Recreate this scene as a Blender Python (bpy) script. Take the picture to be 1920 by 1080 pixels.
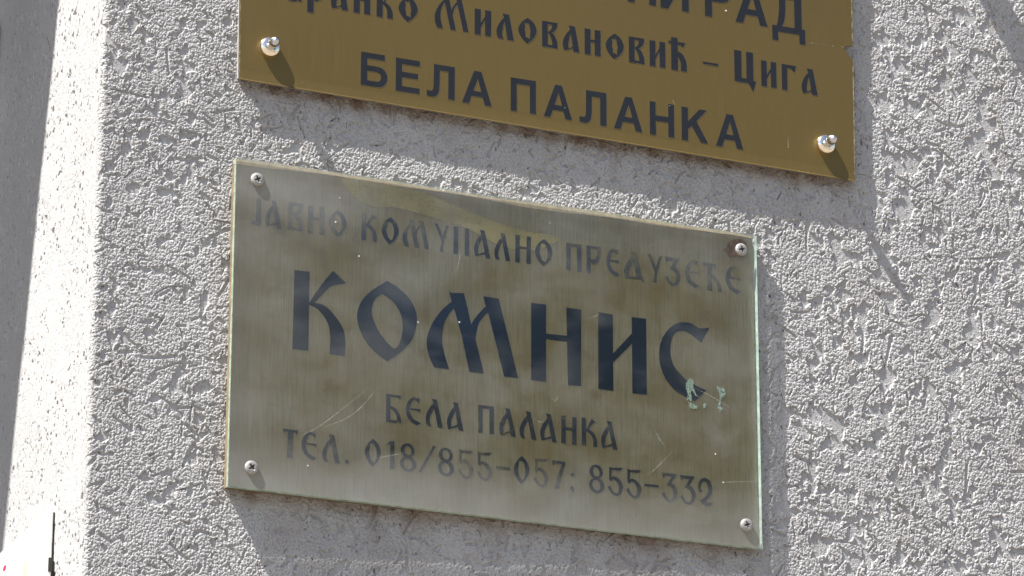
import bpy, bmesh, math, random
import numpy as np
from mathutils import Vector, Matrix
from mathutils.geometry import tessellate_polygon

R = math.radians
for o in list(bpy.data.objects): bpy.data.objects.remove(o)
scene = bpy.context.scene
COL = scene.collection
random.seed(4); rng = np.random.default_rng(4)

# ------------------------------------------------------------------ camera, sky, sun, exposure
cd = bpy.data.cameras.new('camera'); cam = bpy.data.objects.new('camera', cd); COL.objects.link(cam)
cd.sensor_width = 36; cd.lens = 140.61; cd.clip_start = .05; cd.clip_end = 500
yaw, pit, rol = R(22.4778), R(19.0874), R(.0808)
fwd = Vector((math.sin(yaw)*math.cos(pit), math.cos(yaw)*math.cos(pit), math.sin(pit)))
rt = Vector((math.cos(yaw), -math.sin(yaw), 0)); upv = rt.cross(fwd)
r2 = rt*math.cos(rol) + upv*math.sin(rol); u2 = -rt*math.sin(rol) + upv*math.cos(rol)
cam.matrix_world = Matrix(((r2.x, u2.x, -fwd.x, -1.26241), (r2.y, u2.y, -fwd.y, -3.08549), (r2.z, u2.z, -fwd.z, -1.08688), (0, 0, 0, 1)))
scene.camera = cam
SUN = Vector((-3.0, -1.0, 4.85)).normalized()          # towards the sun
w = bpy.data.worlds.new('World'); scene.world = w; w.use_nodes = True
nt = w.node_tree; bg = nt.nodes['Background']; sky = nt.nodes.new('ShaderNodeTexSky')
sky.sky_type = 'NISHITA'; sky.sun_disc = False
sky.sun_elevation = math.asin(SUN.z); sky.sun_rotation = math.atan2(SUN.x, SUN.y)
sky.air_density = .8; sky.dust_density = 1.3; sky.ozone_density = 1.0
nt.links.new(sky.outputs[0], bg.inputs[0]); bg.inputs[1].default_value = .082
ld = bpy.data.lights.new('sun', 'SUN'); ld.energy = 5.0; ld.angle = R(.5); ld.color = (1, .975, .935)
lo = bpy.data.objects.new('sun', ld); COL.objects.link(lo)
lo.rotation_euler = SUN.to_track_quat('Z', 'Y').to_euler(); lo.location = SUN*8
scene.view_settings.view_transform = 'Standard'; scene.view_settings.look = 'None'
scene.view_settings.exposure = 1.34; scene.view_settings.gamma = 1

# ------------------------------------------------------------------ helpers
def tag(o, label=None, cat=None, group=None, kind=None):
    for k, v in (('label', label), ('category', cat), ('group', group), ('kind', kind)):
        if v: o[k] = v
    return o
def link(name, me, mats, parent=None):
    o = bpy.data.objects.new(name, me); COL.objects.link(o)
    for m in (mats if isinstance(mats, (list, tuple)) else [mats]): me.materials.append(m)
    if parent: o.parent = parent
    return o
def empty(name, parent=None):
    o = bpy.data.objects.new(name, None); COL.objects.link(o); o.empty_display_size = .05
    if parent: o.parent = parent
    return o
def obj(name, bm, mats, parent=None, smooth=False):
    me = bpy.data.meshes.new(name); bmesh.ops.recalc_face_normals(bm, faces=bm.faces); bm.to_mesh(me); bm.free()
    for p in me.polygons: p.use_smooth = smooth
    return link(name, me, mats, parent)
def box(bm, x0, x1, y0, y1, z0, z1, bev=0, seg=2):
    vs = [bm.verts.new((x, y, z)) for x in (x0, x1) for y in (y0, y1) for z in (z0, z1)]
    fs = [bm.faces.new([vs[i] for i in f]) for f in ((0,1,3,2),(4,6,7,5),(0,4,5,1),(2,3,7,6),(0,2,6,4),(1,5,7,3))]
    if bev:
        es = {e for f in fs for e in f.edges}
        bmesh.ops.bevel(bm, geom=list(es), offset=bev, segments=seg, affect='EDGES', profile=.5)
    return bm
def prism(bm, pts, y0, y1, mat=0, sides=True):
    """outline in (x, z), front face at y0, back at y1"""
    tri = tessellate_polygon([[Vector((x, z, 0)) for x, z in pts]])
    a = [bm.verts.new((x, y0, z)) for x, z in pts]
    for t in tri:
        try: bm.faces.new([a[i] for i in t]).material_index = mat
        except ValueError: pass
    if sides:
        b = [bm.verts.new((x, y1, z)) for x, z in pts]; n = len(pts)
        for i in range(n):
            j = (i+1) % n; bm.faces.new((a[i], a[j], b[j], b[i])).material_index = mat
        if sides == 'closed':
            for t in tri: bm.faces.new([b[i] for i in t]).material_index = mat
    return bm
def strip(bm, A, B, y0, y1, closed=False):
    n = len(A)
    fa = [bm.verts.new((x, y0, z)) for x, z in A]; fb = [bm.verts.new((x, y0, z)) for x, z in B]
    ba = [bm.verts.new((x, y1, z)) for x, z in A]; bb = [bm.verts.new((x, y1, z)) for x, z in B]
    for i in range(n if closed else n-1):
        j = (i+1) % n
        bm.faces.new((fa[i], fa[j], fb[j], fb[i])); bm.faces.new((fa[i], fa[j], ba[j], ba[i])); bm.faces.new((fb[i], fb[j], bb[j], bb[i]))
    if not closed:
        for i in (0, n-1): bm.faces.new((fa[i], fb[i], bb[i], ba[i]))
def smooth_curve(P, n, closed=False):
    """Catmull-Rom through P, n samples"""
    P = [np.array(p, float) for p in P]; m = len(P); out = []
    k = m if closed else m-1
    for s in range(n):
        t = s*k/(n if closed else n-1); i = min(int(t), k-1); f = t-i
        if closed: p0, p1, p2, p3 = P[(i-1) % m], P[i % m], P[(i+1) % m], P[(i+2) % m]
        else:
            p1, p2 = P[i], P[i+1]; p0 = P[i-1] if i else 2*p1-p2; p3 = P[i+2] if i+2 < m else 2*p2-p1
        out.append(tuple(.5*((2*p1)+(-p0+p2)*f+(2*p0-5*p1+4*p2-p3)*f*f+(-p0+3*p1-3*p2+p3)*f**3)))
    return out
def lathe(bm, prof, n=32, cx=0, cz=0, y0=0):
    """profile of (radius, height towards the street)"""
    rows = []
    for r, h in prof:
        rows.append([bm.verts.new((cx, y0-h, cz))] if r < 1e-6 else [bm.verts.new((cx+r*math.cos(2*math.pi*i/n), y0-h, cz+r*math.sin(2*math.pi*i/n))) for i in range(n)])
    for a, b in zip(rows, rows[1:]):
        for i in range(n):
            j = (i+1) % n
            v = [a[i % len(a)], a[j % len(a)], b[j % len(b)], b[i % len(b)]]
            v = list(dict.fromkeys(v))
            if len(v) > 2: bm.faces.new(v)

# ------------------------------------------------------------------ material helpers
class Mat:
    def __init__(s, name):
        s.m = bpy.data.materials.new(name); s.m.use_nodes = True; s.t = s.m.node_tree; s.n = s.t.nodes
        s.b = s.n['Principled BSDF']; s.out = s.n['Material Output']; s.co = s.n.new('ShaderNodeTexCoord').outputs['Object']
    def l(s, a, b): s.t.links.new(a, b)
    def set(s, **k):
        for a, v in k.items():
            i = s.b.inputs[a.replace('_', ' ')]
            if hasattr(v, 'links') or hasattr(v, 'is_linked'): s.l(v, i)
            else: i.default_value = (*v, 1) if isinstance(v, tuple) and len(v) == 3 else v
        return s
    def noise(s, scale, detail=3, rough=.55, stretch=None, dist=0, off=(0, 0, 0)):
        n = s.n.new('ShaderNodeTexNoise'); n.inputs['Scale'].default_value = scale; n.inputs['Detail'].default_value = detail
        n.inputs['Roughness'].default_value = rough; n.inputs['Distortion'].default_value = dist
        mp = s.n.new('ShaderNodeMapping'); s.l(s.co, mp.inputs[0]); mp.inputs['Location'].default_value = off
        if stretch: mp.inputs['Scale'].default_value = stretch
        s.l(mp.outputs[0], n.inputs['Vector']); return n.outputs['Fac']
    def ramp(s, f, stops, ease='LINEAR'):
        r = s.n.new('ShaderNodeValToRGB'); s.l(f, r.inputs[0]); e = r.color_ramp.elements; r.color_ramp.interpolation = ease
        while len(e) < len(stops): e.new(.5)
        for x, (p, c) in zip(e, stops): x.position = p; x.color = (c, c, c, 1) if not isinstance(c, tuple) else (*c, 1)
        return r.outputs[0]
    def mix(s, f, a, b, mode='MIX'):
        m = s.n.new('ShaderNodeMix'); m.data_type = 'RGBA'; m.blend_type = mode
        for v, i in ((f, 0), (a, 6), (b, 7)):
            if hasattr(v, 'is_linked'): s.l(v, m.inputs[i])
            else: m.inputs[i].default_value = (*v, 1) if isinstance(v, tuple) else v
        return m.outputs[2]
    def math(s, op, a, b=0.):
        m = s.n.new('ShaderNodeMath'); m.operation = op
        for v, i in ((a, 0), (b, 1)):
            if hasattr(v, 'is_linked'): s.l(v, m.inputs[i])
            else: m.inputs[i].default_value = v
        return m.outputs[0]
    def attr(s, name):
        a = s.n.new('ShaderNodeAttribute'); a.attribute_name = name; return a.outputs['Fac']
    def bump(s, f, strength, dist):
        b = s.n.new('ShaderNodeBump'); b.inputs['Strength'].default_value = strength; b.inputs['Distance'].default_value = dist
        s.l(f, b.inputs['Height']); s.l(b.outputs[0], s.b.inputs['Normal']); return s
def plain(name, col, rough=.5, metal=0., vary=.12, scale=60):
    m = Mat(name); n = m.noise(scale, 4)
    f = m.ramp(n, [(.3, 1-vary), (.7, 1+vary)])
    m.set(Base_Color=m.mix(1., col, f, 'MULTIPLY'), Roughness=rough, Metallic=metal); return m.m

# stucco: pale grey mineral plaster, dust in the pores, brown run-off where the vertex mask says the plaques drip
m = Mat('stucco'); n1 = m.noise(9, 5); n2 = m.noise(420, 3); n3 = m.noise(55, 4)
c = m.mix(m.ramp(n1, [(.35, 0.), (.7, 1.)]), (.345, .338, .329), (.398, .391, .382))
c = m.mix(m.ramp(n2, [(.36, .55), (.5, 0.)]), c, (.25, .24, .235))
c = m.mix(m.ramp(m.math('SUBTRACT', m.noise(330, 2, .5, (1, 1, .5)), m.math('MULTIPLY', m.attr('reveal_glare'), .022)), [(.285, .9), (.335, 0.)]), c, (.10, .09, .085)); c = m.mix(m.ramp(m.noise(30, 4, .6, (1, 1, .18), off=(0, 4, 0)), [(.56, 0.), (.72, .35)]), c, (.27, .245, .21))
c = m.mix(m.math('MULTIPLY', m.attr('reveal_glare'), .5), c, m.mix(.5, c, (.58, .57, .56)))  # reveal colour raised to paint in its sun glare
st = m.attr('stain')
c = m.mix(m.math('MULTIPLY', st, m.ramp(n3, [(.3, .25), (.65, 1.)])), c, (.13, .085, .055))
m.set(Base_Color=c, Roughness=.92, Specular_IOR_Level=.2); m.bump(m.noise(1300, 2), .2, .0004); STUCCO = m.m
m = Mat('stucco_plain'); n1 = m.noise(9, 5)
m.set(Base_Color=m.mix(n1, (.38, .37, .36), (.46, .445, .43)), Roughness=.92); m.bump(m.noise(300, 4), .9, .004); STUCCO2 = m.m

# brushed brass of the upper plaque
m = Mat('brushed_brass'); br = m.noise(60, 4, .6, (14, 14, .35)); bl = m.noise(7, 4)
c = m.mix(m.ramp(br, [(.35, 0.), (.65, 1.)]), (.164, .110, .030), (.174, .118, .034)); c = m.mix(m.ramp(bl, [(.3, .0), (.75, .5)]), c, (.140, .100, .036)); c = m.mix(m.ramp(m.noise(2.6, 3, .5, off=(1, 0, 3)), [(.38, 0.), (.62, .5)]), c, (.192, .130, .040))
m.set(Base_Color=c, Metallic=.55, Roughness=m.ramp(br, [(.3, .36), (.7, .46)])); m.bump(br, .08, .0003); BRASS = m.m
# aged brass under the glass: olive, cloudy, oxidised along its edges
m = Mat('aged_brass'); br = m.noise(70, 4, .6, (12, 12, .5)); bl = m.noise(14, 4, .5, (1, 1, 1.5), .3); b2 = m.noise(26, 5, .62, off=(3, 1, 7))
c = m.mix(m.ramp(bl, [(.38, 0.), (.60, 1.)]), (.225, .182, .092), (.290, .258, .178)); c = m.mix(m.ramp(b2, [(.44, 0.), (.70, .40)]), c, (.215, .160, .088))
c = m.mix(m.ramp(br, [(.42, .0), (.66, .45)]), c, (.135, .115, .07)); vs_ = m.noise(22, 4, .6, (4, 4, .5), off=(7, 0, 2)); c = m.mix(m.ramp(vs_, [(.52, 0.), (.70, .32)]), c, (.29, .265, .20)); c = m.mix(m.ramp(m.noise(48, 6, .65, off=(9, 1, 4)), [(.58, 0.), (.70, .3)]), c, (.12, .08, .042))
m.set(Base_Color=c, Metallic=.45, Roughness=.55, Specular_IOR_Level=.2); AGED = m.m
m = Mat('letter_paint'); wn = m.noise(620, 4, .7, (1, 1, .6)); m.set(Base_Color=m.mix(m.ramp(wn, [(.25, .5), (.38, 0.)]), (.016, .025, .044), (.09, .085, .07)), Roughness=.6, Specular_IOR_Level=.06); PAINT = m.m
def worn(name, lo_, hi_, amt):
    m = Mat(name); wn = m.noise(520, 5, .72, (1, 1, .7)); wb = m.noise(38, 3, off=(5, 2, 1))
    f = m.ramp(m.math('ADD', m.math('MULTIPLY', wn, .55), m.math('MULTIPLY', wb, .5)), [(lo_-.05, amt), (hi_-.05, .0)])
    m.set(Base_Color=m.mix(f, (.032, .037, .047), (.18, .155, .10)), Roughness=.6, Specular_IOR_Level=.08); return m.m
PALE = worn('pale_paint', .46, .62, .7); PALE.node_tree.nodes['Principled BSDF'].inputs['Specular IOR Level'].default_value = .1
for q_ in PALE.node_tree.nodes:
    if q_.type == 'MIX': q_.inputs[6].default_value = (.058, .064, .078, 1)
WORN = worn('worn_paint', .42, .54, .7); WORNER = worn('faded_paint', .46, .66, .75)
CUT_LIT = plain('lit_cut_edge', (.36, .29, .17), .5, .3); ENAMEL = plain('black_enamel', (.016, .018, .022), .5); ENAMEL.node_tree.nodes['Principled BSDF'].inputs['Specular IOR Level'].default_value = .2

# clear glass pane: transmits straight through, mirrors by Fresnel, with a thin uneven dust film
def glass(name, dust=True):
    m = Mat(name); t = m.t; tr = m.n.new('ShaderNodeBsdfTransparent'); tr.inputs[0].default_value = (.955, .96, .935, 1)
    gl = m.n.new('ShaderNodeBsdfGlossy'); gl.inputs['Roughness'].default_value = .07
    fr = m.n.new('ShaderNodeFresnel'); fr.inputs[0].default_value = 1.5
    ge = m.n.new('ShaderNodeNewGeometry'); thin = m.math('DIVIDE', m.math('MULTIPLY', fr.outputs[0], 2.), m.math('ADD', fr.outputs[0], 1.)); fac = m.math('MULTIPLY', thin, m.math('SUBTRACT', 1., ge.outputs['Backfacing']))   # both faces of a thin pane mirror
    mx = m.n.new('ShaderNodeMixShader'); m.l(fac, mx.inputs[0]); m.l(tr.outputs[0], mx.inputs[1]); m.l(gl.outputs[0], mx.inputs[2])
    last = mx.outputs[0]
    if dust:
        df = m.n.new('ShaderNodeBsdfDiffuse'); df.inputs[0].default_value = (.52, .52, .50, 1)
        a = m.ramp(m.noise(13, 4, .55, (1, 1, 1.6), .3, (2, 0, 4)), [(.44, .0), (.64, .06)]); b = m.ramp(m.noise(900, 2), [(.73, 0.), (.78, .4)])
        e = m.attr('rim_dust')
        s = m.math('ADD', m.math('ADD', m.math('MULTIPLY', a, m.ramp(m.noise(140, 4), [(.3, .6), (.7, 1.)])), b), m.math('MULTIPLY', e, .24))
        m2 = m.n.new('ShaderNodeMixShader'); m.l(s, m2.inputs[0]); m.l(last, m2.inputs[1]); m.l(df.outputs[0], m2.inputs[2]); last = m2.outputs[0]
    m.l(last, m.out.inputs['Surface']); return m.m
GLASS = glass('clear_glass'); PANE = glass('window_glass', False)
m = Mat('glass_edge'); n = m.noise(160, 4, .6); m.set(Base_Color=m.mix(m.ramp(n, [(.35, 0.), (.6, 1.)]), (.20, .30, .23), (.52, .70, .58)), Roughness=.25, Alpha=.42); EDGE = m.m
m = Mat('mint_glass_edge'); n = m.noise(120, 4, .6); m.set(Base_Color=m.mix(m.ramp(n, [(.35, 0.), (.6, 1.)]), (.25, .35, .28), (.44, .58, .49)), Roughness=.25, Alpha=.85); EDGE_B = m.m
BACK = plain('brown_backing', (.17, .125, .07), .8, 0, .35, 120)
SPACER = plain('grey_backing', (.30, .29, .27), .6, 0, .25, 150)
STEEL = Mat('screw_steel'); STEEL.set(Base_Color=STEEL.mix(STEEL.ramp(STEEL.noise(500, 4), [(.35, 0.), (.65, 1.)]), (.25, .235, .21), (.38, .365, .34)), Metallic=.35, Roughness=.5); STEEL = STEEL.m
CHROME = Mat('polished_stud').set(Base_Color=(.93, .83, .68), Metallic=1., Roughness=.12).m; KNOB = Mat('polished_knob').set(Base_Color=(.58, .57, .58), Metallic=1., Roughness=.24).m
PLASTIC = plain('white_plastic', (.80, .77, .68), .4, 0, .03, 20)
DARK = plain('dark_fill', (.02, .02, .02), .7)
PVC = plain('white_frame_paint', (.78, .79, .80), .35, 0, .04, 15)
# ------------------------------------------------------------------ the rendered wall: one height field running round the corner of the opening
XC, RC = -.3680, .0035                 # corner line, its rounding
REV, XR, Z0, Z1 = .358, .565, -.265, .452
LINTEL = 1.02
def lattice(seed, n=512): return np.random.default_rng(seed).random((n, n), dtype=np.float32)
def vn(U, V, sc, seed):
    T = lattice(seed); x = U/sc+97; y = V/sc+53; i = np.floor(x).astype(np.int32); j = np.floor(y).astype(np.int32)
    fx = (x-i).astype(np.float32); fy = (y-j).astype(np.float32); fx = fx*fx*(3-2*fx); fy = fy*fy*(3-2*fy); i &= 511; j &= 511; i1 = (i+1) & 511; j1 = (j+1) & 511
    return (T[i, j]*(1-fx)+T[i1, j]*fx)*(1-fy)+(T[i, j1]*(1-fx)+T[i1, j1]*fx)*fy
def fbm(U, V, sc, seed, o=3):
    h = 0; a = 1; t = 0
    for k in range(o): h = h+a*vn(U, V, sc/2**k, seed+k); t += a; a *= .5
    return h/t
def grains(U, V, cell, seed):
    A, B, Cc = lattice(seed), lattice(seed+1), lattice(seed+2); x = U/cell+31; y = V/cell+17
    i = np.floor(x).astype(np.int32); j = np.floor(y).astype(np.int32); h = np.zeros(U.shape, np.float32)
    for di in (-1, 0, 1):
        for dj in (-1, 0, 1):
            a, b = (i+di) & 511, (j+dj) & 511
            dx = x-(i+di)-A[a, b]; dy = y-(j+dj)-B[a, b]; r = .42+.42*Cc[a, b]
            h = np.maximum(h, np.sqrt(np.maximum(0, r*r-dx*dx-dy*dy)).astype(np.float32))
    return h
def sst(x, a, b): t = np.clip((x-a)/(b-a), 0, 1); return t*t*(3-2*t)
def build_wall(s, z, name, ngroove, parent=None):
    q = math.pi*RC/4; s = s.astype(np.float32); z = z.astype(np.float32)
    S, Z = np.meshgrid(s*1000, z*1000); ns, nz = len(s), len(z)          # millimetres
    W1, W2 = vn(S, Z, 5, 1)-.5, vn(S, Z, 5, 2)-.5
    lf = sst(S, 230, 520); g1 = grains(S+1.6*W1, Z+1.6*W2, 2.35, 10)*lf+(1-lf)*grains(S+1.5*W1, Z+1.5*W2, 1.95, 14); g2 = grains(S+1.2*W2, Z+1.2*W1, 1.5, 20)
    # where the trowelled grains tore off: patches and dragged furrows
    right = sst(S, 420, 700); cov = fbm(S+6*W1, Z+6*W2, 8, 30, 3)*(1-right)+right*(fbm(S+8*W1, Z*.8+8*W2, 9.5, 33, 3)+.0)+.18*(fbm(S, Z, 60, 35, 2)-.5)
    cov = cov-.05*right-.05*(fbm(S, Z, 70, 36, 2)-.5); cover = sst(cov, .325, .375)
    R_ = np.random.default_rng(18)
    for k in range(ngroove):
        cx = R_.uniform(s[0]*1000, s[-1]*1000); cz = R_.uniform(z[0]*1000, z[-1]*1000)
        base = 2.2*math.sin(cx*.013+1.3)+2.0*math.cos(cz*.017+cx*.006)
        a = base+R_.normal(0, .55); L = R_.choice([5, 8, 12, 20, 34], p=[.3, .28, .22, .14, .06])*R_.uniform(.7, 1.3); wd = R_.uniform(.7, 1.6); bend = R_.normal(0, .010)
        i0, i1 = np.searchsorted(s*1000, [cx-L-4, cx+L+4]); j0, j1 = np.searchsorted(z*1000, [cz-L-4, cz+L+4])
        if i1-i0 < 3 or j1-j0 < 3: continue
        x = S[j0:j1, i0:i1]-cx; y = Z[j0:j1, i0:i1]-cz
        t = x*math.cos(a)+y*math.sin(a); d = -x*math.sin(a)+y*math.cos(a)-bend*t*t+.6*W1[j0:j1, i0:i1]
        inside = (1-sst(np.abs(d), wd*.75, wd*1.25))*(1-sst(np.abs(t), L*.5-1, L*.5+.6))
        cover[j0:j1, i0:i1] = np.minimum(cover[j0:j1, i0:i1], 1-inside)
    fine = vn(S, Z, 1.1, 50)
    H = AMP*(-1.3+cover*(1.0+1.15*g1*(.45+1.1*fbm(S, Z, 26, 55, 3))+.75*g2+.5*(fbm(S, Z, 7, 57, 2)-.5)))+(1-cover)*.35*g2*(vn(S, Z, 3., 58) > .55)+.12*fine+1.6*(fbm(S, Z, 120, 60, 2)-.5)
    front = sst(S, -6., 3.); pit = sst(fbm(S*1.0, Z*.45, 3.2, 70, 2), .66, .74)
    Hrev = AMP*(.26*cover+.26*g1+.14*g2)-2.2*pit*sst(fbm(S, Z, 30, 75, 2), .40, .55)+.1*fine+1.2*(fbm(S, Z, 90, 78, 2)-.5)
    H = (Hrev*(1-front)+H*front)*.001
    sm = S*.001; ang = np.clip((sm+q)/(2*q), 0, 1)*(math.pi/2)          # 0 on the reveal, 90 degrees on the street face
    nx, ny = -np.cos(ang), -np.sin(ang)
    px = np.where(sm > q, XC+RC+(sm-q), XC+RC-RC*np.cos(ang)); py = np.where(sm < -q, RC+(-sm-q), RC-RC*np.sin(ang))
    px = np.where(sm < -q, XC, px); py = np.where(sm > q, 0, py)
    lean = .0005*vn(Z, S*0, 40, 90)
    P = np.stack([px+nx*H+lean, py+ny*H, Z*.001], -1).reshape(-1, 3).astype(np.float32)
    # run-off stain below the plaques' lower edges
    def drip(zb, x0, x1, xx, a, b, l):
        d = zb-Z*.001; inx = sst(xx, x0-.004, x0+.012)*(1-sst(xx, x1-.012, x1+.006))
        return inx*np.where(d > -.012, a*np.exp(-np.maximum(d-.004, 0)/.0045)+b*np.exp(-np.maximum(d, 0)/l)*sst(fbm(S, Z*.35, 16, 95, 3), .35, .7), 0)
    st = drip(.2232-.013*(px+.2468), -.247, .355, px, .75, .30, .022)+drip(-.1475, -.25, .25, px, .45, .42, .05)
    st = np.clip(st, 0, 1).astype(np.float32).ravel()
    idx = np.arange(ns*nz, dtype=np.int32).reshape(nz, ns)
    F = np.stack([idx[:-1, :-1], idx[:-1, 1:], idx[1:, 1:], idx[1:, :-1]], -1).reshape(-1, 4)
    me = bpy.data.meshes.new(name); me.vertices.add(len(P)); me.vertices.foreach_set('co', P.ravel())
    me.loops.add(F.size); me.loops.foreach_set('vertex_index', F.ravel()); me.polygons.add(len(F))
    me.polygons.foreach_set('loop_start', np.arange(0, F.size, 4, dtype=np.int32))
    me.attributes.new('reveal_glare', 'FLOAT', 'POINT').data.foreach_set('value', (1-sst(S, -9., 1.)).astype(np.float32).ravel())
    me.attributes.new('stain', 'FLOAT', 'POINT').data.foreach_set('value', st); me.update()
    me.polygons.foreach_set('use_smooth', np.full(len(F), SMOOTH))
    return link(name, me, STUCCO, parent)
STEP, NGROOVE, AMP, SMOOTH = .00058, 2400, .80, False
S_MAIN = np.concatenate([np.arange(-REV, -.03, .0012), np.arange(-.03, XR-XC, STEP)]); S_CO = np.concatenate([np.arange(-REV, -.03, .004), np.arange(-.03, XR-XC+.0015, .0022)])
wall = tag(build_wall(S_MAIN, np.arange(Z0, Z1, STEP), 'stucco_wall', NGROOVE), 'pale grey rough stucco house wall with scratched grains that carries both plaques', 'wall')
# the same plaster carried on around the part in view, on a coarser grid
for s_, z_ in ((S_CO, np.arange(Z1-STEP, 1.15, .0022)), (S_CO, np.arange(-.95, Z0+.001, .0022)), (np.arange(XR-XC-STEP, 1.75, .0022), np.arange(-.95, 1.15, .0022))):
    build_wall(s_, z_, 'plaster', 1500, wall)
GZ = -2.64
bm = bmesh.new()
box(bm, XC+.004, 4.5, .004, .357, GZ-.1, Z0); box(bm, XR, 4.5, .004, .357, Z0, Z1); box(bm, XC+.004, 4.5, .004, .357, Z1, 3.6); box(bm, XC-.0005, 4.5, .0006, .0035, GZ-.1, -.951); box(bm, 1.385, 4.5, .0006, .0035, -.95, 1.149); box(bm, XC-.0005, 4.5, .0006, .0035, 1.15, 3.6)
prism(bm, [(XC, 3.6), (-2.30, 3.6)]+[(XC-.966-.966*math.cos(a), .78+.32*math.sin(a)) for a in np.linspace(0, math.pi, 41)], .0006, .375, sides='closed')   # unseen arch over the opening, curve shaped to set the reveal's shadow edge
box(bm, -4.5, -2.30, .0006, .375, GZ-.1, 3.6); box(bm, -2.30, XC, .0006, .375, GZ-.1, -.95)
obj('masonry', bm, STUCCO2, wall)

# window at the back of the opening, only its right-hand edge shows
win = tag(empty('window'), 'white painted window frame edge at the back of the opening, far left', 'window'); win.location = (-1.334, .3595, 0)
bm = bmesh.new(); hx = .966
box(bm, hx-.05, hx-.001, 0, .07, -.95, LINTEL, .003); box(bm, -hx+.001, -hx+.05, 0, .07, -.95, LINTEL, .003)
box(bm, -hx+.05, hx-.05, 0, .07, LINTEL-.06, LINTEL-.001, .003); box(bm, -hx+.05, hx-.05, 0, .07, -.949, -.89, .003)
obj('frame', bm, PVC, win)
bm = bmesh.new(); box(bm, -hx+.05, hx-.05, .03, .036, -.89, LINTEL-.06); obj('pane', bm, plain('dark_pane', (.02, .025, .03), .05), win)
bm = bmesh.new(); box(bm, hx-.014, hx-.001, -.012, -.0005, .36, .395, .003); obj('hinge', bm, plain('rusty_hinge', (.07, .05, .035), .8, 0, .5, 200), win)

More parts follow.
